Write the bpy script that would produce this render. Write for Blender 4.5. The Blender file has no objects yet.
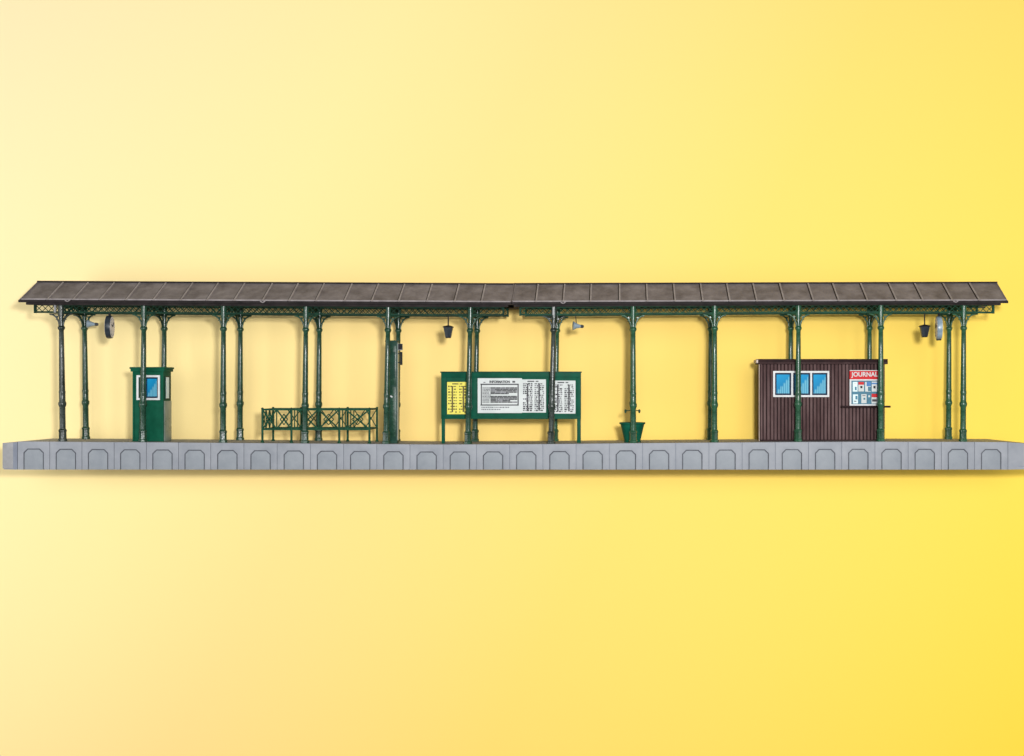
import bpy, bmesh, math, random
from mathutils import Vector, Matrix
random.seed(7)
R = math.radians
U = 1/35.0            # one photo pixel at the front row of posts, in metres
D = 1100.0            # camera distance to the front row, same units
CX, CZ = 617.0, 56.0  # camera position
HY = 385.0            # horizon row
BY = 78.0             # backdrop distance behind the front row
PI = math.pi
KEY, SUN = 33500, 1.0
sc = bpy.context.scene
col = sc.collection

def X(px, y=0.0): return CX + (px-CX)*(D+y)/D
def Z(py, y=0.0): return CZ + (HY-py)*(D+y)/D
SAG = [(-50,0),(20,0),(190,1.2),(320,2.2),(440,3.1),(551,2.7),(633,1.8),(713,1.2),(797,.6),(880,.3),(963,.5),(1010,.7),(1200,.7)]
def sag(x):
    for (a, p), (b, q) in zip(SAG, SAG[1:]):
        if a <= x <= b: return p+(q-p)*(x-a)/(b-a)
    return 0.0

# ------------------------------------------------------------------ materials
def mat(name, c, c2=None, rough=.5, noise=6.0, bump=0.0, spec=.5, metal=0.0, stretch=(1,1,1), rr=.12, coat=0, contrast=(.35,.65), bscale=4):
    m = bpy.data.materials.new(name); m.use_nodes = True
    nt = m.node_tree; N = nt.nodes; L = nt.links
    b = N['Principled BSDF']
    b.inputs['Metallic'].default_value = metal
    b.inputs['Specular IOR Level'].default_value = spec
    if coat: b.inputs['Coat Weight'].default_value = coat; b.inputs['Coat Roughness'].default_value = .15
    tc = N.new('ShaderNodeTexCoord'); mp = N.new('ShaderNodeMapping'); mp.inputs['Scale'].default_value = stretch
    L.new(tc.outputs['Object'], mp.inputs['Vector'])
    n = N.new('ShaderNodeTexNoise'); n.inputs['Scale'].default_value = noise; n.inputs['Detail'].default_value = 6; n.inputs['Roughness'].default_value = .65
    L.new(mp.outputs[0], n.inputs['Vector'])
    r = N.new('ShaderNodeValToRGB'); r.color_ramp.elements[0].position, r.color_ramp.elements[1].position = contrast
    c2 = c2 or tuple(min(1, v*1.35) for v in c)
    r.color_ramp.elements[0].color = (*c, 1); r.color_ramp.elements[1].color = (*c2, 1)
    L.new(n.outputs['Fac'], r.inputs['Fac']); L.new(r.outputs[0], b.inputs['Base Color'])
    mr = N.new('ShaderNodeMapRange'); mr.inputs['To Min'].default_value = max(.05, rough-rr); mr.inputs['To Max'].default_value = min(1, rough+rr)
    L.new(n.outputs['Fac'], mr.inputs['Value']); L.new(mr.outputs[0], b.inputs['Roughness'])
    if bump:
        n2 = N.new('ShaderNodeTexNoise'); n2.inputs['Scale'].default_value = noise*bscale; n2.inputs['Detail'].default_value = 4
        L.new(mp.outputs[0], n2.inputs['Vector'])
        bp = N.new('ShaderNodeBump'); bp.inputs['Strength'].default_value = bump; bp.inputs['Distance'].default_value = .02
        L.new(n2.outputs['Fac'], bp.inputs['Height']); L.new(bp.outputs[0], b.inputs['Normal'])
    return m

M = {}
M['green_dark'] = mat('dark_green_paint', (.006,.031,.017), (.017,.066,.038), rough=.27, rr=.07, noise=5, bump=.25, spec=.5)
M['green_mid']  = mat('green_paint', (.009,.048,.023), (.025,.10,.050), rough=.27, rr=.07, noise=5, bump=.25, spec=.5)
M['beam_dark'] = mat('eave_shaded_dark_green', (.004,.020,.012), (.010,.045,.027), rough=0.6, noise=6, bump=.25, spec=0.1)  # beam green darkened to stand in for the shade under the eave
M['beam_mid'] = mat('eave_shaded_green', (.006,.030,.017), (.016,.075,.042), rough=0.6, noise=6, bump=.25, spec=0.1)  # eave shade put into the colour of the brighter green beams too
M['steel_dark'] = mat('weathered_dark_steel', (.010,.018,.014), (.048,.062,.054), rough=.27, rr=.07, noise=4, bump=.3, spec=.5)
M['green_booth'] = mat('booth_green_paint', (.002,.062,.033), (.005,.092,.050), rough=0.5, noise=3, bump=.08, spec=.07)
M['green_side'] = mat('booth_side_sheen_paint', (.12,.17,.15), (.22,.27,.25), rough=.3, noise=2.5)  # lighter grey-green holds the glossy reflection on the booth side
M['green_board'] = mat('board_green_paint', (.002,.055,.031), (.004,.083,.047), rough=0.5, noise=3, spec=.07)
M['green_tub'] = mat('tub_green_paint', (.003,.06,.035), (.006,.10,.058), rough=0.5, noise=4, spec=.07)
M['green_rail'] = mat('railing_green_paint', (.006,.040,.022), (.016,.078,.042), rough=0.5, noise=8, spec=.07)
M['green_cab'] = mat('cabinet_green_paint', (.003,.028,.017), (.007,.048,.030), rough=0.5, noise=5, spec=0.18)
M['stone'] = mat('grey_platform_plastic', (.222,.238,.270), (.300,.315,.345), rough=.6, contrast=(.3,.7), noise=1.6, bump=.15, bscale=14)
M['stone_end'] = mat('grey_end_plastic', (.17,.19,.24), (.24,.265,.315), rough=.6, noise=1.2, bump=.1)
M['stone_in'] = mat('grey_arch_plastic', (.202,.224,.252), (.268,.290,.316), rough=.6, contrast=(.3,.7), noise=2.2, bump=.12, bscale=12)
M['groove'] = mat('shade_toned_groove', (.065,.07,.085), (.12,.13,.15), rough=.8, noise=3)  # darker tone deepens the shade inside the recessed grooves
M['deck'] = mat('grey_deck_plastic', (.24,.24,.25), (.32,.32,.33), rough=.7, noise=2, bump=.2)
M['roof'] = mat('brown_grey_roof_sheet', (.098,.084,.084), (.235,.210,.212), rough=0.65, noise=2.0, bump=.5, bscale=6, contrast=(.3,.7), spec=0.1)
M['roof_lip'] = mat('roof_worn_lip', (.22,.195,.195), (.32,.29,.29), rough=0.65, noise=4, spec=0.1)
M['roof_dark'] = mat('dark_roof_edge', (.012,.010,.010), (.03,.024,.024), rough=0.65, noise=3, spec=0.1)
M['wood'] = mat('dark_brown_boards', (.052,.025,.025), (.13,.082,.080), rough=0.65, noise=2.5, bump=.3, stretch=(1,1,.25), spec=0.1)
M['wood_dark'] = mat('dark_brown_trim', (.012,.005,.006), (.030,.014,.014), rough=0.65, noise=3, spec=0.1)
M['pale_edge'] = mat('pale_end_board', (.42,.33,.29), (.58,.48,.43), rough=.6, noise=3)
M['white'] = mat('white_enamel', (.58,.59,.59), (.68,.69,.69), rough=.5, spec=.2, noise=3)
M['black'] = mat('black_enamel', (.006,.006,.008), (.014,.014,.016), rough=.5, spec=.15, noise=4)
M['ink'] = mat('black_print', (.02,.02,.025), (.06,.06,.065), rough=.7, noise=10)
M['ink_grey'] = mat('grey_print', (.08,.08,.09), (.20,.20,.22), rough=.7, noise=10)
M['ink_brown'] = mat('brown_print', (.05,.04,.01), (.14,.11,.02), rough=.7, noise=10)
M['paper'] = mat('white_paper', (.52,.56,.545), (.63,.66,.65), rough=.7, noise=2)
M['paper_y'] = mat('yellow_paper', (.70,.61,.07), (.78,.70,.13), rough=.7, noise=2)
M['red'] = mat('red_enamel', (.50,.012,.018), (.58,.03,.03), rough=.5, spec=.15, noise=4)
M['teal'] = mat('teal_print', (.01,.10,.16), (.02,.17,.26), rough=.5, noise=6)
M['cyan'] = mat('pale_cyan_print', (.55,.72,.74), (.72,.82,.82), rough=.6, noise=6)
M['blue'] = mat('blue_print', (.03,.14,.38), (.06,.22,.5), rough=.6, noise=6)
M['blue_grey'] = mat('blue_grey_metal', (.16,.23,.29), (.30,.38,.44), rough=.32, noise=6)
M['lamp'] = mat('blue_black_lamp_metal', (.016,.022,.030), (.035,.045,.055), rough=.35, noise=6, spec=0.3)
M['clock_face'] = mat('clock_dial', (.84,.80,.85), (.9,.87,.9), rough=.5, noise=3)
M['stub'] = mat('light_grey_stub', (.16,.17,.17), (.26,.26,.26), rough=.4, noise=4)

def pane_material(name, steps):
    """printed blue pane: deep blue sky over a pale stepped reflection with fine upright lines, dark border"""
    m = bpy.data.materials.new(name); m.use_nodes = True
    N = m.node_tree.nodes; L = m.node_tree.links; b = N['Principled BSDF']; b.inputs['Roughness'].default_value = .5; b.inputs['Specular IOR Level'].default_value = .12
    tc = N.new('ShaderNodeTexCoord'); sp = N.new('ShaderNodeSeparateXYZ'); L.new(tc.outputs['Generated'], sp.inputs[0])
    def mth(op, a, c=None, d=None):
        n = N.new('ShaderNodeMath'); n.operation = op
        for i, v in enumerate((a, c, d)):
            if v is None: continue
            if isinstance(v, (int, float)): n.inputs[i].default_value = v
            else: L.new(v, n.inputs[i])
        return n.outputs[0]
    u, v = sp.outputs['X'], sp.outputs['Z']
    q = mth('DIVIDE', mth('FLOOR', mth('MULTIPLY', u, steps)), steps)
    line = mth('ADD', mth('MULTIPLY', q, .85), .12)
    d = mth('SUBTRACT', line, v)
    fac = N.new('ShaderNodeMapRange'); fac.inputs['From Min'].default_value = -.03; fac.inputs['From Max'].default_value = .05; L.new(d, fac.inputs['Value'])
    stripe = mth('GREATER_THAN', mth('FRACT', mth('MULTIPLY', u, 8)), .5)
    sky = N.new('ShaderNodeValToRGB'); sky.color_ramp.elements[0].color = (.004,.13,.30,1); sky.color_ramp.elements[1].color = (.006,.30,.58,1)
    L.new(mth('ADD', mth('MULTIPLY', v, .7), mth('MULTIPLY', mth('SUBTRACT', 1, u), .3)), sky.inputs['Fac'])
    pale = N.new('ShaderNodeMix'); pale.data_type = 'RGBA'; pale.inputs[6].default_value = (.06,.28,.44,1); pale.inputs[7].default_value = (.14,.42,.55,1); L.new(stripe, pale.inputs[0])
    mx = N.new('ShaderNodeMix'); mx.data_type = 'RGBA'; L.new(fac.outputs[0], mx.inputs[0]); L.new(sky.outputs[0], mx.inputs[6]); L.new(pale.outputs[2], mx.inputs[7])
    eu = mth('MINIMUM', u, mth('SUBTRACT', 1.0, u)); ev = mth('MINIMUM', v, mth('SUBTRACT', 1.0, v))
    edge = mth('LESS_THAN', mth('MINIMUM', eu, mth('MULTIPLY', ev, 1.3)), .10)
    m2 = N.new('ShaderNodeMix'); m2.data_type = 'RGBA'; m2.inputs[7].default_value = (.004,.02,.05,1); L.new(edge, m2.inputs[0]); L.new(mx.outputs[2], m2.inputs[6])
    L.new(m2.outputs[2], b.inputs['Base Color'])
    return m
M['pane'] = pane_material('printed_blue_pane', 6)

# ------------------------------------------------------------------ mesh builder
class MB:
    def __init__(s): s.v = []; s.f = []; s.m = []; s.mats = []
    def mi(s, m):
        m = M[m]
        if m not in s.mats: s.mats.append(m)
        return s.mats.index(m)
    def add(s, verts, faces, m):
        o = len(s.v); s.v += [tuple(v) for v in verts]; k = s.mi(m)
        for f in faces: s.f.append([i+o for i in f]); s.m.append(k)
    def box(s, x0, x1, y0, y1, z0, z1, m, rot=None):
        vs = [(x,y,z) for x in (x0,x1) for y in (y0,y1) for z in (z0,z1)]
        fs = [(0,1,3,2),(4,6,7,5),(0,4,5,1),(2,3,7,6),(0,2,6,4),(1,5,7,3)]
        if rot:
            c = Vector(((x0+x1)/2,(y0+y1)/2,(z0+z1)/2)); mt = Matrix.Rotation(rot[0], 3, rot[1])
            vs = [tuple(mt @ (Vector(v)-c) + c) for v in vs]
        s.add(vs, fs, m); return s
    def sbox(s, x0, x1, y0, y1, z0, z1, m, dz=1.0, step=24):   # a long box that follows the droop of the model
        n = max(1, int((x1-x0)/step)); vs = []; fs = []
        for i in range(n+1):
            x = x0+(x1-x0)*i/n; g = sag(x)*dz
            vs += [(x,y0,z0-g),(x,y1,z0-g),(x,y1,z1-g),(x,y0,z1-g)]
        for i in range(n):
            a = 4*i; b = a+4
            for k in range(4): fs.append((a+k, b+k, b+(k+1)%4, a+(k+1)%4))
        fs += [(0,1,2,3),(4*n+3,4*n+2,4*n+1,4*n)]
        s.add(vs, fs, m); return s
    def prism(s, pts, y0, y1, m):     # polygon in x,z extruded along y
        n = len(pts)
        vs = [(p[0],y0,p[1]) for p in pts]+[(p[0],y1,p[1]) for p in pts]
        fs = [list(range(n)), list(range(2*n-1, n-1, -1))]+[(i, i+n, (i+1)%n+n, (i+1)%n) for i in range(n)]
        s.add(vs, fs, m); return s
    def lathe(s, prof, m, c=(0,0,0), seg=16, axis='Z', phase=0.0):
        vs = []; fs = []
        for r, z in prof:
            for k in range(seg):
                a = 2*PI*(k+phase)/seg; p = (r*math.cos(a), r*math.sin(a), z)
                if axis == 'X': p = (p[2], p[0], p[1])
                if axis == 'Y': p = (p[0], p[2], p[1])
                vs.append((p[0]+c[0], p[1]+c[1], p[2]+c[2]))
        for i in range(len(prof)-1):
            for k in range(seg):
                fs.append((i*seg+k, i*seg+(k+1)%seg, (i+1)*seg+(k+1)%seg, (i+1)*seg+k))
        fs.append(list(range(seg))[::-1]); fs.append([(len(prof)-1)*seg+k for k in range(seg)])
        s.add(vs, fs, m); return s
    def bar(s, a, b, w, m, d=None, seg=4):   # straight bar from a to b; w wide, d deep (or round when seg > 4)
        a, b = Vector(a), Vector(b); t = (b-a).normalized()
        up = Vector((0,1,0)) if abs(t.y) < .9 else Vector((0,0,1))
        n1 = t.cross(up).normalized(); n2 = t.cross(n1).normalized(); d = d or w
        if seg == 4: cs = [(-w/2,-d/2),(w/2,-d/2),(w/2,d/2),(-w/2,d/2)]
        else: cs = [(w/2*math.cos(2*PI*k/seg), d/2*math.sin(2*PI*k/seg)) for k in range(seg)]
        vs = [tuple(p+n1*u+n2*v) for p in (a,b) for u,v in cs]; n = len(cs)
        fs = [tuple(range(n))[::-1], tuple(range(n,2*n))]+[(k,(k+1)%n,(k+1)%n+n,k+n) for k in range(n)]
        s.add(vs, fs, m); return s
    def build(s, name, parent=None, origin=(0,0,0), smooth=0, bevel=0):
        me = bpy.data.meshes.new(name)
        me.from_pydata([tuple((v[i]-origin[i])*U for i in range(3)) for v in s.v], [], s.f)
        for m in s.mats: me.materials.append(m)
        for p, k in zip(me.polygons, s.m): p.material_index = k
        bm = bmesh.new(); bm.from_mesh(me); bmesh.ops.recalc_face_normals(bm, faces=bm.faces)
        if bevel:
            es = [e for e in bm.edges if len(e.link_faces) == 2 and e.calc_face_angle(0) > .6]
            bmesh.ops.bevel(bm, geom=es, offset=bevel*U, segments=2, affect='EDGES', profile=.6, clamp_overlap=True)
        bm.to_mesh(me); bm.free()
        if smooth or bevel:
            for p in me.polygons: p.use_smooth = True
            me.set_sharp_from_angle(angle=R(smooth or 35))
        o = bpy.data.objects.new(name, me); col.objects.link(o)
        if parent: o.parent = parent
        return o

def thing(name, label, cat, loc, group=None):
    o = bpy.data.objects.new(name, None); col.objects.link(o)
    o.location = tuple(c*U for c in loc); o.empty_display_size = .3
    o['label'] = label; o['category'] = cat
    if group: o['group'] = group
    return o

def text_mesh(name, txt, x0, x1, z0, z1, y, m, parent, origin, weight=.0, ext=.15):
    """lettering that stands on a vertical face at depth y, fitted to a box"""
    cu = bpy.data.curves.new(name, 'FONT'); cu.body = txt; cu.extrude = .02; cu.offset = weight
    o = bpy.data.objects.new(name+'_src', cu); col.objects.link(o)
    dg = bpy.context.evaluated_depsgraph_get(); dg.update()
    me = bpy.data.meshes.new_from_object(o.evaluated_get(dg)); bpy.data.objects.remove(o)
    xs = [v.co.x for v in me.vertices]; ys = [v.co.y for v in me.vertices]; zs = [v.co.z for v in me.vertices]
    for v in me.vertices:
        a = (v.co.x-min(xs))/(max(xs)-min(xs)); b = (v.co.y-min(ys))/(max(ys)-min(ys)); c = (v.co.z-min(zs))/(max(zs)-min(zs))
        v.co = ((x0+(x1-x0)*a-origin[0])*U, (y-ext*c-origin[1])*U, (z0+(z1-z0)*b-origin[2])*U)
    me.materials.clear(); me.materials.append(M[m])
    t = bpy.data.objects.new(name, me); col.objects.link(t); t.parent = parent
    return t

# ------------------------------------------------------------------ backdrop: a graduated yellow board
def backdrop():
    m = bpy.data.materials.new('graduated_yellow_board'); m.use_nodes = True
    N = m.node_tree.nodes; L = m.node_tree.links; b = N['Principled BSDF']; b.inputs['Roughness'].default_value = .9; b.inputs['Specular IOR Level'].default_value = .1
    tc = N.new('ShaderNodeTexCoord'); sp = N.new('ShaderNodeSeparateXYZ'); L.new(tc.outputs['Object'], sp.inputs[0])
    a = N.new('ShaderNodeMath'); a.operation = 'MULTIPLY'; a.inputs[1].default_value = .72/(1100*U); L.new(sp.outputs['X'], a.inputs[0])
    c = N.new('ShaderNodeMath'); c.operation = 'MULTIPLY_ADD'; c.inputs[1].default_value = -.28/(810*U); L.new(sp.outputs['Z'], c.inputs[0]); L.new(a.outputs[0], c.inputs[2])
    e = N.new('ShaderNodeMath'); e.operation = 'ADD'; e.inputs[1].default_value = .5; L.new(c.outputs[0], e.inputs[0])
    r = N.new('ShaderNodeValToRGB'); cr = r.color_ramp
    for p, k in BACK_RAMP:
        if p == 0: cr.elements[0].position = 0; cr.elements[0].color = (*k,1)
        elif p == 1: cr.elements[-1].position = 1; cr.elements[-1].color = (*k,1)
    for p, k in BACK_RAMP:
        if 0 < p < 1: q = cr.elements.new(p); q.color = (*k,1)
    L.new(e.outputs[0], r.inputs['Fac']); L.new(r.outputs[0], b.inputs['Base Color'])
    M['board'] = m
    ox, oz = X(512,BY), Z(378,BY)
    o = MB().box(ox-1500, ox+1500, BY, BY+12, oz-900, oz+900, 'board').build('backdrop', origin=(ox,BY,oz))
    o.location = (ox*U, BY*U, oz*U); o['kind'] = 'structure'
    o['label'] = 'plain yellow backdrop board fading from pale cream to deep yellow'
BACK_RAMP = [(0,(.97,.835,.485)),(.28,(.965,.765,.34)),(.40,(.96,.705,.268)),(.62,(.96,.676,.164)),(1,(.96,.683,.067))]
backdrop()

# ------------------------------------------------------------------ platform
YF, YR = -8.0, 56.0
def px_front(px): return X(px, YF)
pf = thing('railway_platform', 'long grey platform base with a row of arched panels along its front', 'platform', (512, 24, -28))
PO = (512, 24, -28)
seams = [px_front(17.5+32.2*i) for i in range(7)]
x6 = 17.5+32.2*6
seams += [px_front(x6+(1007.8-x6)*i/24) for i in range(1, 25)]
ZB = -28.0
d = MB(); n = 40; vs = []; fs = []
xa, xb = 9.0, 1024.0
def deckx(t, y):
    l = 6+(y-YF)/(YR-YF)*19; r = 1036-(y-YF)/(YR-YF)*30
    return l+(r-l)*t
def end_drop(x): return 1.6*max(0, min(1, (34-x)/28))+2.2*max(0, min(1, (x-1003)/20))
for i in range(n+1):
    t = i/n
    for y in (YF+1.2, YR):
        x = deckx(t, y); g = sag(x)+(end_drop(x) if y < 0 else 0)
        vs += [(x,y,-g),(x,y,ZB+1)]
for i in range(n):
    a = 4*i; b = a+4
    fs += [(a,b,b+2,a+2),(a+2,b+2,b+3,a+3),(a+3,b+3,b+1,a+1),(a+1,b+1,b,a)]
fs += [(0,2,3,1),(4*n,4*n+1,4*n+3,4*n+2)]
d.add(vs, fs, 'deck'); d.build('deck', pf, PO)
# front wall with arch-headed grooves
w = MB(); wi = MB(); g = MB()
for i in range(len(seams)-1):
    a, b = seams[i]+.22, seams[i+1]-.22
    c = (a+b)/2; hw = 10.1
    za, zb2 = -sag(a), -sag(b); zt = -sag(c)-7.0
    ch = 4.0; bt = ZB
    lo = [(c-hw,bt),(c-hw,zt-ch),(c-hw+ch,zt),(c+hw-ch,zt),(c+hw,zt-ch),(c+hw,bt)]
    w.prism([(a,bt),(c-hw,bt),(c-hw,zt-ch),(c-hw+ch,zt),(c+hw-ch,zt),(c+hw,zt-ch),(c+hw,bt),(b,bt),(b,zb2),(a,za)], YF, YF+1.5, 'stone')
    k = 1.05; kk = k*.42
    wi.prism([(c-hw+k,bt),(c+hw-k,bt),(c+hw-k,zt-ch-kk),(c+hw-ch-kk,zt-k),(c-hw+ch+kk,zt-k),(c-hw+k,zt-ch-kk)], YF+.12, YF+1.5, 'stone_in'); wi.build('arch_panel', pf, PO, bevel=.14); wi = MB()
    g.prism([(c-hw-.05,bt),(c+hw+.05,bt),(c+hw+.05,zt-ch),(c+hw-ch,zt+.05),(c-hw+ch,zt+.05),(c-hw-.05,zt-ch)], YF+1.0, YF+1.35, 'groove')
    g.box(b-.02, b+.46, YF+1.0, YF+1.4, bt, zb2-.3, 'stone_end')
w.build('front_wall', pf, PO, bevel=.16); g.build('groove_backing', pf, PO)
e = MB()
e.add([(6,YF+3.5,-1.8),(6,YF+3.5,ZB),(seams[0]-.4,YF+.2,ZB),(seams[0]-.4,YF+.2,-1.0),(8,YF+5.5,-1.6),(8,YF+5.5,ZB),(seams[0]-.4,YF+2.2,ZB),(seams[0]-.4,YF+2.2,-.9)],
      [(0,1,2,3),(7,6,5,4),(0,4,5,1),(3,2,6,7),(0,3,7,4),(1,5,6,2)], 'stone_end')
e.build('end_panel', pf, PO)
e = MB(); r0 = seams[-1]+.4
e.add([(r0,YF+.2,-1.0),(r0,YF+.2,ZB),(1040,YF+2.5,ZB+.6),(1040,YF+2.5,-3.0),(r0,YF+2.2,-1.0),(r0,YF+2.2,ZB),(1040,YF+4.5,ZB+.6),(1040,YF+4.5,-3.0)],
      [(0,3,2,1),(4,5,6,7),(0,1,5,4),(3,7,6,2),(0,4,7,3),(1,2,6,5)], 'stone')
e.box(r0+.5, 1039, YF+.9, YF+1.9, -25.2, -24.4, 'stone_end')
e.build('end_panel', pf, PO)
for x in (120, 380, 640, 900):
    MB().box(x-20, x+20, YR-.5, BY, -24, -12, 'deck').build('mounting_batten', pf, PO)

# ------------------------------------------------------------------ canopies
PX = [62.8,142.8,223,304.8,386,467.8,551,633.2,714.3,798,880.8,963]
LEAN = [-1.5,1,.5,1,2,2.3,2.6,0,.4,.4,0,.7]
YB = 49.0

def post_proto(m, tag):
    """a cast post with its base and brackets, built at the origin"""
    p = MB().lathe([(2.9,10),(2.8,34),(3.7,36.2),(3.8,37.4),(3.7,38.6),(3.0,40.2),(2.95,47.5),(3.15,48.5),(3.15,50),(2.85,51),(2.5,92),(2.3,111),(3.0,112),(3.5,113.2),(3.2,114.6),(2.1,115.6),(2.2,126)], m, seg=14)
    p.lathe([(2.8,126),(2.8,136.8)], m, seg=16)
    p.lathe([(1.2,137.0),(1.5,138.0),(.4,138.9)], m, seg=8)
    po = p.build('post', smooth=40)
    b = MB().lathe([(4.3,-.5),(4.3,2.2),(3.7,3),(3.6,9.4),(4.0,10),(4.0,11.2),(3.1,12.6)], m, seg=8).build('plinth', po, smooth=25)
    for sgn in (-1, 1):
        k = MB(); pts = []
        for i in range(9):
            t = i/8*PI/2
            pts.append((sgn*(1.9+9.3*(1-math.cos(t))), 114.5+12.8*math.sin(t)))
        for q, r_ in zip(pts, pts[1:]): k.bar((q[0],0,q[1]), (r_[0],0,r_[1]), 1.65, m, d=1.6, seg=8)
        k.bar((sgn*2,0,127.4), (sgn*11.6,0,127.6), 1.1, m, d=1.8, seg=8)
        k.bar((sgn*2.2,0,126.6), (sgn*5.2,0,121.6), .8, m, d=1.0, seg=8)
        k.lathe([(.9,-.5),(.9,.5)], m, c=(sgn*4.6,0,124.9), seg=8, axis='Y')
        k.build('bracket', po, smooth=60)
    return po

def copy_post(src, parent, loc, lean):
    o = src.copy(); col.objects.link(o); o.parent = parent; o.location = tuple(c*U for c in loc); o.rotation_euler = (0, lean, 0)
    for ch in src.children:
        c = ch.copy(); col.objects.link(c); c.parent = o
    return o

def lattice(x0, x1, y, dz, m):
    b = MB()
    b.sbox(x0, x1, y-1.0, y+1.0, 128.2+dz, 130.0+dz, m)
    b.sbox(x0, x1, y-1.1, y+1.1, 135.7+dz, 137.6+dz, m)
    b.box(x0-.2, x0+1.8, y-1.15, y+1.15, 128+dz-sag(x0), 137.5+dz-sag(x0), m)
    b.box(x1-1.8, x1+.2, y-1.15, y+1.15, 128+dz-sag(x1), 137.5+dz-sag(x1), m)
    n = round((x1-x0-3)/6.2); p = (x1-x0-3)/n
    for i in range(n):
        a = x0+1.5+i*p; s_ = sag(a+p/2)
        b.bar((a,y-.25,129.6+dz-s_), (a+p,y-.25,135.8+dz-s_), .6, m, d=.5)
        b.bar((a+p,y+.3,129.6+dz-s_), (a,y+.3,135.8+dz-s_), .6, m, d=.5)
    return b

def roof_section(xe0, xe1, xr0, xr1, seam_px, parent, O, g0, g1, hooks):
    """two pitched sheets with standing seams; xe = eave ends, xr = ridge ends"""
    YE, YC, YE2 = -8.5, 25.0, 58.5
    ZE, ZR, T = 140.3, 161.5, 2.2
    def gz(x): t = (x-xe0)/(xe1-xe0); return -(g0+(g1-g0)*t)
    for side, ye in ((0, YE), (1, YE2)):
        r = MB(); n = 16; vs = []; fs = []
        for i in range(n+1):
            t = i/n; a = xe0+(xe1-xe0)*t; b = xr0+(xr1-xr0)*t
            j = random.uniform(-.18,.18)
            vs += [(a,ye,ZE+gz(a)+j),(b,YC,ZR+gz(b)),(b,YC,ZR-T+gz(b)),(a,ye,ZE-T+gz(a))]
        for i in range(n):
            a = 4*i; b = a+4
            for k in range(4): fs.append((a+k,b+k,b+(k+1)%4,a+(k+1)%4))
        fs += [(0,1,2,3),(4*n+3,4*n+2,4*n+1,4*n)]
        r.add(vs, fs, 'roof')
        sy = -1 if side == 0 else 1
        nrm = Vector((0, sy*23, 33.5)).normalized()
        for sx in seam_px:
            x = X(sx, YE); xt = x
            a = Vector((x, ye, ZE+gz(x)))+nrm*.35; b = Vector((xt, YC, ZR+gz(x)))+nrm*.35
            r.bar(a, b, 1.5, 'roof_lip', d=1.3)
            r.bar(b-Vector((1.1,0,0))+Vector((0,sy*1.2,-.3)), b+Vector((1.1,0,0))+Vector((0,sy*1.2,-.3)), 1.5, 'roof_dark')
            r.bar(a-Vector((1.3,0,-.2))-Vector((0,sy*1.0,0)), a+Vector((1.1,0,.2))-Vector((0,sy*1.0,0)), 1.5, 'roof_lip')
            r.bar(a+Vector((-1.2,0,0))-nrm*.2, b+Vector((-1.2,0,0))-nrm*.2, 1.0, 'roof_dark', d=.6)  # shadow line beside the seam, painted as a thin dark strip
        # verge strips at the ends
        r.bar(Vector((xe0+.6,ye,ZE+gz(xe0)))+nrm*.3, Vector((xr0+.6,YC,ZR+gz(xr0)))+nrm*.3, 1.1, 'roof', d=.9)
        r.bar(Vector((xe1-.6,ye,ZE+gz(xe1)))+nrm*.3, Vector((xr1-.6,YC,ZR+gz(xr1)))+nrm*.3, 1.1, 'roof', d=.9)
        # worn lip above the eave, dark edge below it
        r.bar((xe0+.3, ye-sy*1.2, ZE+1.0+gz(xe0)), (xe1-.3, ye-sy*1.2, ZE+1.0+gz(xe1)), 1.4, 'roof_lip', d=1.0)
        r.build('roof_sheet', parent, O)
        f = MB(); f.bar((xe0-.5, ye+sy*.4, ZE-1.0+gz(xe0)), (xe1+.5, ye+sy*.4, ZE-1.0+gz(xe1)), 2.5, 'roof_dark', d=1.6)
        if side == 0:
            for h in hooks:
                hx = X(h, YE); f.bar((hx-2.2,ye-1.6,ZE-.2+gz(hx)), (hx+.6,ye-1.6,ZE-1.4+gz(hx)), .9, 'roof_lip'); f.bar((hx+.4,ye-1.6,ZE-1.4+gz(hx)), (hx+2.6,ye-1.6,ZE+.1+gz(hx)), .9, 'roof_lip')
        f.build('fascia', parent, O)
    MB().bar((xr0-.3,YC,ZR+.2+gz(xe0)), (xr1+.3,YC,ZR+.2+gz(xe1)), 1.6, 'roof_dark', d=3.2).build('ridge_cap', parent, O)

SE = [47.1,72.9,99.8,126,153,180.5,206.7,234,262.5,289,315.8,344.4,371.7,398.6,427,454.7,481.6]
SE2 = [536,563.3,590.6,619.7,647.5,675.3,703,730,757,784.4,813.6,839,867.8,896.9,923.3,952.5,979.7]

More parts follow.
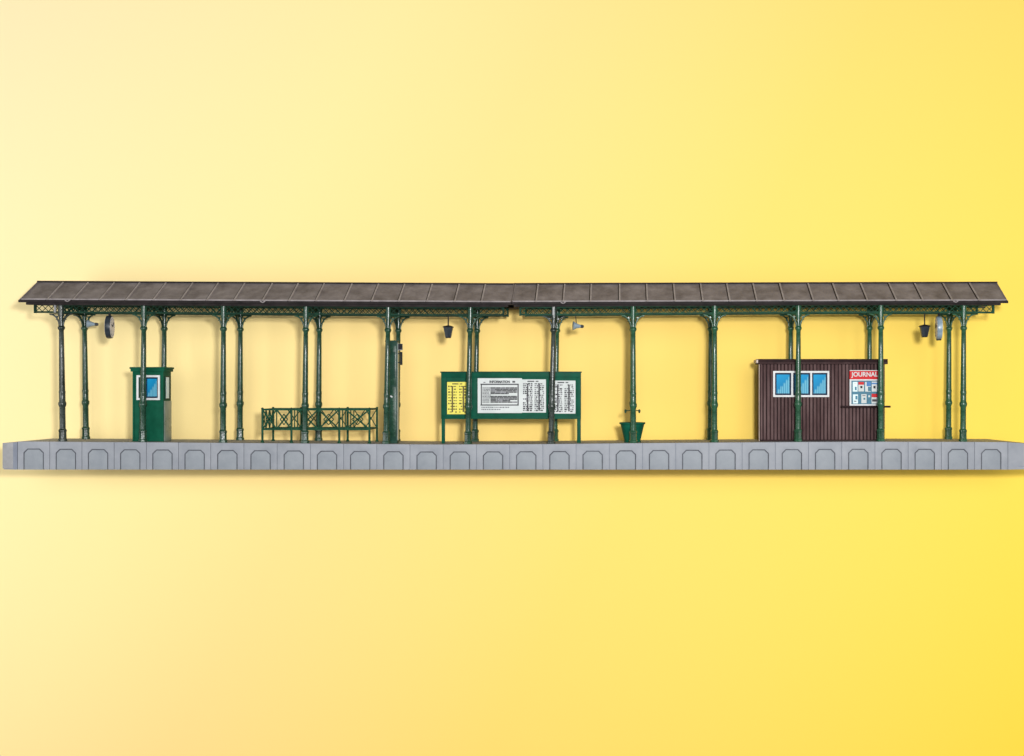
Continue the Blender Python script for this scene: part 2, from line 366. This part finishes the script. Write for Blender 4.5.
def canopy(idx, label, O, pm, bm_, posts, beam, roof_args, seams_px, hooks):
    c = thing('platform_canopy', label, 'canopy', O, 'canopy sections standing end to end on the platform')
    roof_section(*roof_args[:4], seams_px, c, O, roof_args[4], roof_args[5], hooks)
    x0, x1 = beam
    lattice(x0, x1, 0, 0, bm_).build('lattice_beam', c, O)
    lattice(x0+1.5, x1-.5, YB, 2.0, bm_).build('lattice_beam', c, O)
    # purlin boards that close the space under the eaves
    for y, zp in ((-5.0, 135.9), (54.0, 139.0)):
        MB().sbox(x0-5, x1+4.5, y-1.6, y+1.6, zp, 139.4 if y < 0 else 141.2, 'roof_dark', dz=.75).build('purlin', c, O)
    main = post_proto(pm, ''); dark = post_proto('steel_dark', '')
    for i in posts:
        g_ = sag(PX[i])
        for y in (0.0, YB):
            src = dark if (i in (0, 6) and y == 0) else main
            x = PX[i] if y == 0 else (PX[i]+LEAN[i]*.3)
            o = copy_post(src, c, (x-O[0], y-O[1], -g_-O[2]), math.atan2(LEAN[i], 115))
            if y: o.scale = (1,1,1.018)
            if src is dark: o['label'] = 'weathered dark grey post'
        xb_ = PX[i]+LEAN[i]
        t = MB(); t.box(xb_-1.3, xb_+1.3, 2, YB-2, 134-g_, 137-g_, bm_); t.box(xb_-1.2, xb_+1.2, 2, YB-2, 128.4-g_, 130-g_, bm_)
        for k in range(5):
            ya, yb_ = 2+k*9, 2+(k+1)*9
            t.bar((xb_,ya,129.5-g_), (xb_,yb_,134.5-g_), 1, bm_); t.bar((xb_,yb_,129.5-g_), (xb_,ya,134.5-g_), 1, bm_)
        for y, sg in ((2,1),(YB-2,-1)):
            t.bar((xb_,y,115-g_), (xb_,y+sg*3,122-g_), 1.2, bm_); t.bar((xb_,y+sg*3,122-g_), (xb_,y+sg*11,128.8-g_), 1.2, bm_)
        for sg in (-1,1):
            yc = YB/2+.5; t.bar((xb_,yc+sg*(YB/2-1),137-g_), (xb_,yc+sg*1,158.5-g_*.4), 1.6, 'roof_dark')
        t.build('cross_frame', c, O)
    for pr in (main, dark):
        for ch in list(pr.children): bpy.data.objects.remove(ch)
        bpy.data.objects.remove(pr)
    return c
O1, O2 = (272, 24, 0), (757, 24, 0)
SPL = X(511.5, -8.5)
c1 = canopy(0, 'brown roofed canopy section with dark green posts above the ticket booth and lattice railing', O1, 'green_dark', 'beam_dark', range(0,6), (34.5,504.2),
       (24.0, SPL-.25, 24.8, SPL-.25, 0, 2.5), SE, (68,263))
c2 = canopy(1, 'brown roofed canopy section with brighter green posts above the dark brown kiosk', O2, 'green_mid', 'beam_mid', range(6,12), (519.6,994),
       (SPL+.25, 1004.4, SPL+.25, 1005.3, 2.3, .9), SE2, (563,955))
for c, x, w_ in ((c1, 56.4, 1.9), (c2, 553.6, 1.6)):
    g_ = sag(x); MB().box(x-w_/2, x+w_/2, -3.2, -1.7, 128.5-g_, 136.8-g_, 'stub').build('end_plate', c, O1 if c is c1 else O2)

# ------------------------------------------------------------------ ticket booth
yb = 8.0; x0, x1 = X(132.9,yb), X(163.4,yb); zt = Z(371,yb); zb = -sag(148)-.2; O = ((x0+x1)/2, yb+10, zb)
t = thing('ticket_booth', 'small green ticket booth with a blue white-framed window behind a canopy post', 'booth', O)
b = MB().box(x0, x1, yb, yb+19, zb, zt, 'green_booth'); b.box(x0-.2, x0+1.4, yb-.5, yb+1, zb, zt-.5, 'green_booth'); b.box(x1-1.4, x1+.15, yb-.5, yb+1, zb, zt-.5, 'green_booth')
b.box(x0+1.5, x1-1.5, yb-.35, yb+.5, zb+.2, zb+3, 'green_booth'); b.box(x0+1.5, x1-1.5, yb-.4, yb+.5, Z(402.2,yb), Z(401.2,yb), 'green_booth')
b.build('wall', t, O, bevel=.25)
MB().box(x1+.15, x1+.7, yb+1, yb+18.5, zb+.4, Z(401,yb), 'green_side').build('side_sheen_panel', t, O, bevel=.1)  # pale sheet that carries the painted reflection
r = MB().box(x0-1.6, x1+1.6, yb-2, yb+20.5, zt-.6, zt+2.0, 'green_booth'); r.box(x0-2.3, x1+2.3, yb-2.8, yb+21.3, zt+2.0, zt+4.0, 'green_booth'); r.build('roof', t, O, bevel=.3)
fx0, fx1, fz0, fz1 = X(136.9,yb), X(160.2,yb), Z(400,yb), Z(375.2,yb)
f = MB(); fw = 2.0
f.box(fx0, fx1, yb-1.1, yb-.1, fz1-fw, fz1, 'white'); f.box(fx0, fx1, yb-1.1, yb-.1, fz0, fz0+fw, 'white')
f.box(fx0, fx0+fw, yb-1.1, yb-.1, fz0+fw, fz1-fw, 'white'); f.box(fx1-fw, fx1, yb-1.1, yb-.1, fz0+fw, fz1-fw, 'white')
fo = f.build('window', t, O); 
mx = X(146.2,yb)
MB().box(fx0+fw, mx-.6, yb-.5, yb-.06, fz0+fw, fz1-fw, 'green_cab').build('dark_pane', fo, O)
MB().box(mx-.6, mx+.1, yb-.9, yb-.06, fz0+fw, fz1-fw, 'green_booth').build('mullion', fo, O)
MB().box(mx+.1, fx1-fw, yb-.55, yb-.06, fz0+fw, fz1-fw, 'pane').build('pane', fo, O)
sw = MB(); s0, s1 = yb+3, yb+16.5; za_, zb_ = Z(399.5,yb+9), Z(376,yb+9)
sw.box(x1+.1, x1+.8, s0, s1, za_, zb_, 'green_cab'); so = sw.build('side_window', t, O)
MB().box(x1+.8, x1+1.0, s0+1.5, s0+8.5, za_+1.3, zb_-1.3, 'cyan').build('notice', so, O)

# ------------------------------------------------------------------ railing
y0, y1 = 2.5, 37.0; rx0, rx1 = 262.6, 369.9
zf = -sag(315)-.1; O = ((rx0+rx1)/2, 20, zf)
t = thing('iron_railing', 'low dark green iron lattice railing standing boxed around two sides of deck beside booth', 'railing', O)
t['label'] = 'low dark green iron lattice railing set out as an oblong between canopy posts'
zt = Z(409.6,0); zl = Z(429.3,0)
def rpost(x, y):
    z0_ = -sag(x)-.1
    b = MB().lathe([(2.0,z0_),(1.8,z0_+1),(1.15,z0_+2.2),(1.1,zt+.3),(1.4,zt+.6),(1.4,zt+1.4),(.5,zt+2)], 'green_rail', c=(x,y,0), seg=8); b.build('upright', t, O, smooth=40)
ups = [262.6, 291.7, 339.6, 369.9]
for x in ups: rpost(x, y0); rpost(x, y1)
def lat_x(xa, xb, y, cells, narrow):
    b = MB()
    for z, h in ((zt, 1.5), (zl, 1.5), (zl+2.6,.0)):
        if h: b.box(xa, xb, y-.6, y+.6, z-h/2*1.25, z+h/2*1.25, 'green_rail')
    for a, c in cells:
        q = 1.3 if y < 10 else .85; b.bar((a,y,zl), (c,y,zt), q, 'green_rail'); b.bar((a,y,zt), (c,y,zl), q, 'green_rail')
        if y < 10:
            m_ = (a+c)/2; zm = (zt+zl)/2; q = (c-a)*.24
            for u, v in ((1,1),(1,-1),(-1,1),(-1,-1)): b.bar((m_+u*q,y-.4,zm), (m_,y-.4,zm+v*5.4), .85, 'green_rail')
    for x in narrow: b.box(x-.45, x+.45, y-.45, y+.45, zl, zt, 'green_rail')
    return b
for y in (y0, y1):
    lat_x(262.6, 291.7, y, [(262.6,276.9),(276.9,291.7)] if y < 10 else [(277,291.7)], [276.9] if y < 10 else []).build('lattice_panel', t, O)
    lat_x(291.7, 339.6, y, [(297.8,318.7),(318.7,339.6)] if y < 10 else [(297.8,311.7),(311.7,325.6),(325.6,339.6)], [294.8,297.8,318.7] if y < 10 else []).build('lattice_panel', t, O)
    lat_x(339.6, 369.9, y, [(346,369.9)] if y < 10 else [(346,358),(358,369.9)], [342.8,346]).build('lattice_panel', t, O)
s = MB()
for z in (zt, zl): s.box(262, 263.2, y0, y1, z-.75, z+.75, 'green_rail')
for k in range(3):
    a, c = y0+(y1-y0)*k/3, y0+(y1-y0)*(k+1)/3
    s.bar((262.6,a,zl), (262.6,c,zt), .75, 'green_rail'); s.bar((262.6,a,zt), (262.6,c,zl), .75, 'green_rail'); s.bar((262.6,c,zt), (262.6,c,zl), .7, 'green_rail')
s.build('side_lattice', t, O)
for z in (zt, zl): MB().box(369.3, 370.5, y0, y1, z-.7, z+.7, 'green_rail').build('rail', t, O)

t.location.x -= 1.0*U

# ------------------------------------------------------------------ tall cabinet (train indicator)
y = 9.0; x0, x1 = X(385.6,y), X(396.9,y); zb = -sag(391)-.1; zt = Z(341.8,y); O = ((x0+x1)/2, y+4, zb)
t = thing('indicator_cabinet', 'tall narrow dark green cabinet with small black plates on its side, behind a post', 'cabinet', O)
b = MB().box(x0, x1, y, y+7.5, zb, zt, 'green_cab'); b.box(x0-.5, x1+.5, y-.6, y+8.1, zt-.2, zt+1.4, 'green_cab'); b.box(x0-.4, x1+.4, y-.5, y+8, zb, zb+2.6, 'green_cab')
b.build('body', t, O, bevel=.3)
MB().box(x0+5.4, x1-.8, y-.45, y+.2, Z(385,y), Z(346,y), 'green_dark').box(x0+6.2, x1-1.6, y-.75, y, Z(378,y), Z(352,y), 'green_cab').build('upper_door', t, O, bevel=.12)
MB().box(x0+5.4, x1-.8, y-.45, y+.2, Z(437,y), Z(387,y), 'green_dark').build('lower_door', t, O, bevel=.12)
MB().box(X(390.3,y), X(392.8,y), y-.7, y-.45, Z(397.2,y), Z(395.8,y), 'white', rot=(R(35),'Y')).build('enamel_tag', t, O)
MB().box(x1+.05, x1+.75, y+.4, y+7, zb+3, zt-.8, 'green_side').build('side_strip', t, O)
b = MB().box(x1+.7, X(402,y), y+2.2, y+3.4, Z(350.2,y), Z(343.6,y), 'stub').build('sign_bracket', t, O)
MB().box(X(398.0,y), X(401.9,y), y+1.6, y+2.2, Z(349.4,y), Z(343.8,y), 'black').build('black_plate', b, O)
b = MB().box(X(399.8,y), X(401.8,y), y+2, y+3.6, Z(365,y), Z(351.8,y), 'black'); b.box(x1+.5, X(400,y), y+2.4, y+3.2, Z(354,y), Z(353,y), 'black'); b.box(x1+.5, X(400,y), y+2.4, y+3.2, Z(363,y), Z(362,y), 'black'); b.build('side_plate', t, O)

# ------------------------------------------------------------------ notice board
y = 12.0; x0, x1 = X(441.2,y), X(581,y); zt = Z(372.4,y); zl = Z(419,y); O = ((x0+x1)/2, y+1, -3)
t = thing('notice_board', 'wide dark green notice board on two legs with yellow and white timetables', 'notice board', O)
def P(px): return X(px, y)
def Q(py): return Z(py, y)
b = MB()
b.box(x0, x1, y-.9, y+2, Q(377.5), zt, 'green_board'); b.box(x0, x1, y-.9, y+2, zl, Q(416.2), 'green_board')
b.box(x0, P(446), y-.9, y+2, Q(416.2), Q(377.5), 'green_board'); b.box(P(576.8), x1, y-.9, y+2, Q(416.2), Q(377.5), 'green_board')
b.box(P(471.2), P(477), y-1.3, y+2, Q(416.2), Q(377.5), 'green_board')
b.box(x0-.8, x1+.8, y-1.6, y+2.6, zt-.3, zt+.9, 'green_cab')
b.build('frame', t, O, bevel=.25)
MB().box(x0+1, x1-1, y, y+1.2, zl+1, zt-1, 'green_board').build('panel', t, O)
for a, c in ((441.6,444.9),(577,580.8)):
    xm = (P(a)+P(c))/2; MB().box(P(a), P(c), y-.6, y+1.7, -sag(xm)-.1, zl+.2, 'green_board').build('leg', t, O, bevel=.2)
def poster(xa, xb, za, zb, m, lift=.6):
    return MB().box(P(xa), P(xb), y-lift, y-lift+.5, Q(zb), Q(za), m).build('poster', t, O)
def line(b, xa, xb, py, h, m, dy=.62):
    b.box(P(xa), P(xb), y-dy-.16, y-dy+.02, Q(py+h/2), Q(py-h/2), m)
def timetable(po, xa, xb, za, zb, m1, m2, rows, cols):
    b = MB(); rr = random.Random(int(xa)); w = xb-xa
    line(b, xa+w*.22, xa+w*.52, za+1.9, 1.1, m1); line(b, xa+w*.58, xa+w*.70, za+1.9, 1.0, m1)
    for c0, c1_ in cols:
        b.box(P(xa+w*c0)+w*.17, P(xa+w*c0)+w*.17+1.5, y-.76, y-.6, Q(zb-2.2), Q(za+4.2), m1)
        for k in range(rows):
            py = za+4.4+(zb-za-6.6)*k/(rows-1)
            x = xa+w*c0
            while x < xa+w*c1_-.6:
                q = rr.uniform(.9, 3.2); q = min(q, xa+w*c1_-x)
                if rr.random() < .9: line(b, x, x+q*.85, py, rr.choice((.9,1.2,1.5)), m1 if rr.random() < .65 else m2)
                x += q+.35
    b.build('printing', po, O)
po = poster(447.2, 469.5, 382, 414.2, 'paper_y'); timetable(po, 447.8, 468.5, 382, 414.2, 'ink_brown', 'ink_brown', 10, [(.02,.45),(.55,.97)])
po = poster(521.5, 546, 379.4, 412.6, 'paper'); timetable(po, 522.4, 545.4, 379.4, 412.6, 'ink', 'ink_grey', 15, [(.03,.45),(.53,.95)])
po = poster(552, 575.5, 380.6, 413.6, 'paper'); timetable(po, 552.6, 575, 380.6, 413.6, 'ink', 'ink_grey', 15, [(.03,.45),(.53,.95)])
po = poster(477.8, 522, 378.2, 413, 'paper', lift=1.0)
b = MB(); D1 = 1.02
def ln(xa, xb, py, h, m): line(b, xa, xb, py, h, m, dy=D1)
ln(480.6, 518.8, 384.3, 1.2, 'ink'); ln(480.6, 518.8, 405, 1.1, 'ink')
b.box(P(481), P(482.0), y-D1-.16, y-D1, Q(405.3), Q(384.2), 'ink'); b.box(P(517.6), P(518.8), y-D1-.16, y-D1, Q(405.3), Q(384.2), 'ink')
rr = random.Random(3)
for py in [387.9+1.42*k for k in range(11)]:
    end = {4:509, 5:490.5, 9:510.5}.get(round((py-387.9)/1.42), 517.2)
    full = round((py-387.9)/1.42)
    x = 482.6
    while x < 489.6: q = rr.uniform(.7,1.8); ln(x, x+q*.9, py, .85, 'ink_grey' if rr.random() < .6 else 'ink'); x += q+.2
    if full in (5,): continue
    x = 490.6
    while x < end: q = min(rr.uniform(2,6), end-x); ln(x, x+q, py, 1.2, 'ink' if rr.random() < .85 else 'ink_grey'); x += q+.22
for py, n in ((407.3,.75),(409.4,.5)):
    x = 481.6
    while x < 481+37*n: q = rr.uniform(.8,2.4); ln(x, x+q*.85, py, 1.0, 'ink_grey'); x += q+.3
ln(483.5, 485.5, 382.4, .9, 'ink_grey'); ln(512.5, 515.2, 381.8, 1.7, 'ink')
b.build('printing', po, O)
text_mesh('heading', 'INFORMATION', P(489.6), P(510), Q(383.1), Q(380.5), y-D1+.1, 'ink', po, O, weight=.05, ext=.25)

# ------------------------------------------------------------------ drinking fountain
y = 15.0; xc = X(632.4,y); zb = -sag(632)-.1; zt = Z(422.4,y); O = (xc, y, zb)
t = thing('drinking_fountain', 'green tapered tub fountain with two small taps behind a canopy post', 'fountain', O)
h = zt-zb
MB().lathe([(8.4,zb),(8.6,zb+1.4),(8.2,zb+1.8),(12.0,zt-2),(13.1,zt-1.6),(13.2,zt),(11.8,zt+.05),(11.2,zt-2.5),(7.4,zb+4)], 'green_tub', c=(xc,y,0), seg=20).build('basin', t, O, smooth=35)
MB().lathe([(1.8,zb+4),(1.6,Z(412,y)),(2.1,Z(411,y)),(1.5,Z(409.5,y)),(.4,Z(407.5,y))], 'green_dark', c=(xc,y,0), seg=10).build('standpipe', t, O, smooth=40)
za = Z(410.6,y)
for s_ in (-1,1):
    k = MB().bar((xc,y,za), (xc+s_*6.6,y,za), .9, 'green_dark', seg=8)
    k.lathe([(.5,za-2.6),(1.0,za-1.6),(1.3,za-.4),(1.1,za+.8),(.4,za+1.3)], 'green_dark', c=(xc+s_*7.0,y,0), seg=8); k.build('tap', t, O, smooth=40)

# ------------------------------------------------------------------ kiosk
y = 14.0; x0, x1 = X(759.8,y), X(885,y); zb = -sag(780)-.4; zt = Z(364,y); O = ((x0+x1)/2, y+14, zb)
t = thing('newspaper_kiosk', 'dark brown boarded kiosk with a three-pane window and red newspaper sign', 'kiosk', O)
b = MB(); n = 35; p = (x1-x0)/n
b.box(x0, x1, y+1.2, y+19, zb, zt, 'wood_dark')  # dark base paints the shade into the grooves between the ribs
for i in range(n):
    a = x0+i*p+.35; w_ = p-1.35+random.uniform(-.15,.25); b.box(a, a+w_, y+random.uniform(-.1,.1), y+1.25, zb+.3, zt-.1, 'wood')
b.box(x0-.1, x1+.1, y-.35, y+1, zb, zb+1.8, 'wood_dark'); b.box(x0-.2, x0+.8, y-.4, y+.6, zb, zt, 'wood_dark')
b.build('wall', t, O)
MB().box(x0-.7, x0-.1, y+.5, y+4.5, zb+.2, zt, 'pale_edge').build('end_board', t, O)
rb = MB(); rb.add([(X(758.2,y-2),y-2.5,zt-.2),(X(887.7,y-2),y-2.5,zt-.2),(X(887.7,y-2),y+21,zt-.2),(X(758.2,y-2),y+21,zt-.2),
       (X(758.2,y-2),y-2.5,Z(359,y-2)),(X(887.7,y-2),y-2.5,Z(359,y-2)),(X(887.7,y-2),y+21,Z(359,y)),(X(758.2,y-2),y+21,Z(359,y))],
       [(0,1,5,4),(2,3,7,6),(0,4,7,3),(1,2,6,5),(4,5,6,7),(0,3,2,1)], 'wood_dark')
rb.box(X(758.6,y-2), X(887.3,y-2), y-3.1, y-2.4, zt+.4, zt+1.4, 'wood')
ro = rb.build('roof', t, O, bevel=.2)
MB().box(X(756.2,y), X(758.1,y), y-1.5, y+20, Z(363,y), Z(359.8,y), 'pale_edge').build('roof_end_board', ro, O)
wx = [773,829.2]; f = MB(); za, zc = Z(397,y), Z(371,y); fw = 1.9
def PX_(v): return X(v, y)
f.box(PX_(773), PX_(829), y-1.2, y+.2, zc-fw, zc, 'white'); f.box(PX_(773), PX_(829), y-1.2, y+.2, za, za+fw, 'white')
for a, c in ((773,774.9),(791.1,792.9),(810.1,811.9),(827.2,829)): f.box(PX_(a), PX_(c), y-1.2, y+.2, za+fw, zc-fw, 'white')
fo = f.build('window', t, O)
for a, c in ((774.9,791.1),(792.9,810.1),(811.9,827.2)): MB().box(PX_(a), PX_(c), y-.3, y+.3, za+fw, zc-fw, 'pane').build('pane', fo, O)
# newspaper display
f = MB(); a0, a1 = 849.4, 881
f.box(PX_(a0), PX_(a0+1.7), y-1.2, y+.2, Z(405.6,y), Z(379.3,y), 'white'); f.box(PX_(a1-1.7), PX_(a1), y-1.2, y+.2, Z(405.6,y), Z(379.3,y), 'white')
f.box(PX_(a0+1.7), PX_(a1-1.7), y-1.2, y+.2, Z(405.6,y), Z(404.2,y), 'white'); f.box(PX_(a0+1.7), PX_(a1-1.7), y-1.2, y+.2, Z(380.6,y), Z(379.3,y), 'white')
fo = f.build('display_window', t, O)
MB().box(PX_(a0+1.7), PX_(a1-1.7), y-.3, y+.3, Z(404.2,y), Z(380.6,y), 'teal').build('backing', fo, O)
def mag(xa, xb, ya, yb_, base, extra, label=None):
    k = MB().box(PX_(xa), PX_(xb), y-.75, y-.3, Z(yb_,y), Z(ya,y), base)
    for (u0,u1,v0,v1,m) in extra:
        k.box(PX_(xa+(xb-xa)*u0), PX_(xa+(xb-xa)*u1), y-.9, y-.7, Z(ya+(yb_-ya)*v1,y), Z(ya+(yb_-ya)*v0,y), m)
    o = k.build('magazine', fo, O)
    if label: o['label'] = label
mag(852.6,857.4,381.9,391.6,'cyan',[(.2,.8,.12,.2,'paper'),(.45,.8,.5,.85,'teal')])
mag(858.2,863.8,381.9,391.4,'paper',[(0,1,0,.3,'red'),(.35,.72,.42,.66,'black')],'magazine with a red masthead')
mag(865.0,870.6,381.9,391.6,'paper',[(.25,1,0,.45,'blue'),(.5,1,.5,.95,'teal')])
mag(871.6,877.0,381.6,391.6,'paper',[(0,1,.12,.26,'blue'),(.3,.7,.42,.68,'black')])
mag(852.8,857.8,394.4,403.5,'cyan',[(.5,.9,.15,.55,'teal'),(.2,.7,.7,.8,'ink_grey')])
mag(861.2,866.4,394.2,403.2,'paper',[(.2,.8,.1,.2,'ink_grey'),(.4,.75,.4,.62,'teal')])
mag(867.6,870.4,394.6,403.4,'teal',[(.2,.8,.08,.3,'paper')])
mag(871.4,877.2,393.8,403.5,'paper',[(0,1,0,.36,'red'),(.1,.9,.55,.8,'ink')],'magazine with a red masthead and dark strip')
so = MB().box(PX_(849.4), PX_(881), y-1.4, y+.2, Z(379.3,y), Z(370.2,y), 'red').box(PX_(849.4), PX_(881), y-1.5, y-1.3, Z(370.9,y), Z(370.2,y), 'paper').build('sign_board', t, O)
text_mesh('lettering', 'JOURNAL', PX_(850.8), PX_(877.6), Z(378,y), Z(372,y), y-1.38, 'paper', so, O, weight=.025, ext=.3)
MB().box(PX_(840.5), PX_(889.5), y-5, y+.5, Z(407.6,y), Z(405.7,y), 'wood_dark').build('counter_shelf', t, O, bevel=.2)

# ------------------------------------------------------------------ hanging lamps
def lamp(px, dz, label):
    x = px; z = -sag(px)+dz; O = (x,0,Z(315.2)-0)
    t = thing('hanging_lamp', label, 'lamp', (x,0,128.2-sag(px)), 'lamps hanging from the canopy beams'); O = (x,0,128.2-sag(px))
    a = Z(326.2)+dz
    MB().lathe([(.65,a),(.65,128.3-sag(px))], 'black', c=(x,0,0), seg=8).build('hanger', t, O, smooth=40)
    MB().lathe([(2.7,a-11.4),(3.2,a-10.8),(4.4,a-5),(5.2,a-1.2)], 'lamp', c=(x,0,0), seg=6, phase=.5).build('lamp_shade', t, O)
    MB().lathe([(5.9,a-1.3),(5.9,a-.4),(3.8,a+.3),(.8,a+.9)], 'black', c=(x,0,0), seg=6, phase=.5).build('cap', t, O)
    MB().lathe([(3.0,a-11.8),(3.0,a-11.2)], 'black', c=(x,0,0), seg=6, phase=.5).build('bottom_ring', t, O)
lamp(448.3, 0, 'dark tapered hanging lamp above the yellow poster end of notice board')
lamp(924.6, .8, 'dark tapered hanging lamp beside the blue grey round clock')

# ------------------------------------------------------------------ round clocks seen nearly edge-on
def clock(px, py, ang, label, rim, foot):
    z = Z(py); O = (px,0,z)
    t = thing('platform_clock', label, 'clock', O, 'round clocks hanging from the canopy beams')
    t.rotation_euler = (0,0,ang)
    h = MB().lathe([(10.6,-2.5),(11.3,-2.3),(11.6,-1.0),(11.6,1.0),(11.3,2.3),(10.6,2.5),(10.4,2.2),(10.4,-2.2)], rim, seg=32, axis='X'); h.v = [(v[0]+px,v[1],v[2]+z) for v in h.v]; h.build('case', t, O, smooth=40)
    for s_ in (-1,1):
        f = MB().lathe([(10.5,s_*2.2),(10.5,s_*2.6)], 'clock_face', c=(px,0,z), seg=32, axis='X'); fo = f.build('dial', t, O)
        k = MB()
        for i in range(12):
            a = i*PI/6; k.bar((px+s_*2.7, 7.8*math.sin(a), z+7.8*math.cos(a)), (px+s_*2.7, 9.3*math.sin(a), z+9.3*math.cos(a)), .35, 'ink_grey', d=.2)
        k.bar((px+s_*2.75,0,z), (px+s_*2.75,5*math.sin(5.2),z+5*math.cos(5.2)), .9, 'black', d=.3); k.bar((px+s_*2.75,0,z), (px+s_*2.75,8*math.sin(.9),z+8*math.cos(.9)), .6, 'black', d=.3)
        k.build('hands_and_ticks', fo, O)
    zt_ = 129-sag(px); MB().lathe([(1.2,z+11),(1.2,zt_)], 'black', c=(px,0,0), seg=8).build('hanger', t, O)
    if foot: MB().box(px-2.4, px+2.4, -1.6, 1.6, z-12.4, z-10.8, 'black').build('foot', t, O, bevel=.2)
clock(109.6, 327, R(13), 'round clock in a dark case hanging by the first posts near the booth', 'lamp', False)
clock(938.8, 328, R(-9), 'round clock in a blue grey case hanging beside the last posts', 'blue_grey', True)

# ------------------------------------------------------------------ horn loudspeakers
def horn(px, py, y, tilt, stem_to, label):
    x, z = X(px,y), Z(py,y); O = (x,y,z)
    t = thing('horn_loudspeaker', label, 'loudspeaker', O, 'grey horn loudspeakers under the canopy')
    t.rotation_euler = (0, tilt, R(14))
    h = MB().lathe([(4.3,-.2),(4.5,0),(4.1,.6),(2.6,3.4),(1.7,6.4),(1.3,7.4)], 'blue_grey', c=(x,y,z), seg=20, axis='X'); h.build('horn', t, O, smooth=50)
    MB().lathe([(1.6,7.3),(1.7,9.4),(1.1,10.6)], 'lamp', c=(x,y,z), seg=12, axis='X').build('driver', t, O, smooth=40)
    if stem_to: MB().bar((x+3.2,y,z+1.8), (x+1.6,y,stem_to), .9, 'black', seg=6).build('hanger', t, O)
    else: MB().bar((x+3,y,z-.5), (x-2.5,y+4.5,z-.5), 1.2, 'black', seg=6).build('bracket_arm', t, O)
horn(87.4, 323.8, 42.5, R(3), None, 'grey horn loudspeaker fixed high on a rear post beside the dark clock')
horn(573.3, 325.8, 0.0, R(3), 128.4-sag(575), 'grey horn loudspeaker hanging from the beam near the notice board')

# ------------------------------------------------------------------ camera, light
cam = bpy.data.cameras.new('camera'); co = bpy.data.objects.new('camera', cam); col.objects.link(co); sc.camera = co
cam.sensor_width = 36; cam.lens = 36*D/1024; cam.clip_end = 500; cam.clip_start = .1
cam.shift_x = (512-CX)/1024; cam.shift_y = (HY-378)/1024
co.location = (CX*U, -D*U, CZ*U); co.rotation_euler = (R(90),0,0)

w = bpy.data.worlds.new('World'); sc.world = w; w.use_nodes = True
bg = w.node_tree.nodes['Background']; bg.inputs[0].default_value = (1,.99,.97,1); bg.inputs[1].default_value = .12

def lamp_light(name, kind, loc, tgt, power, size):
    l = bpy.data.lights.new(name, kind); l.energy = power
    if kind == 'SUN': l.angle = R(size)
    else: l.shadow_soft_size = size*U
    o = bpy.data.objects.new(name, l); col.objects.link(o); o.location = tuple(c*U for c in loc)
    o.rotation_euler = (Vector(tgt)-Vector(loc)).to_track_quat('-Z','Y').to_euler()
lamp_light('key_globe', 'POINT', (CX+102, -D-15, CZ+92), (560, BY, 60), KEY, 42)
lamp_light('front_fill', 'SUN', (CX+100, -D, CZ+180), (CX-10, BY, 60), SUN, 30)

def fill_disk(name, loc, tgt, size, power):
    l = bpy.data.lights.new(name, 'AREA'); l.shape = 'DISK'; l.size = size*U; l.energy = power
    o = bpy.data.objects.new(name, l); col.objects.link(o); o.location = tuple(c*U for c in loc)
    o.rotation_euler = (Vector(tgt)-Vector(loc)).to_track_quat('-Z','Y').to_euler()
fill_disk('side_fill', (-420, -560, 0), (20, BY, 0), 420, 1850)  # unseen fill light, added to lift the left of the backdrop
fill_disk('side_fill', (1500, -560, 0), (1060, BY, 0), 420, 800)  # weaker unseen fill, added for the right of the backdrop

vs_ = sc.view_settings; vs_.view_transform = 'Standard'; vs_.look = 'None'; vs_.exposure = 0; vs_.gamma = 1; vs_.use_curve_mapping = False
sc.cycles.use_denoising = True
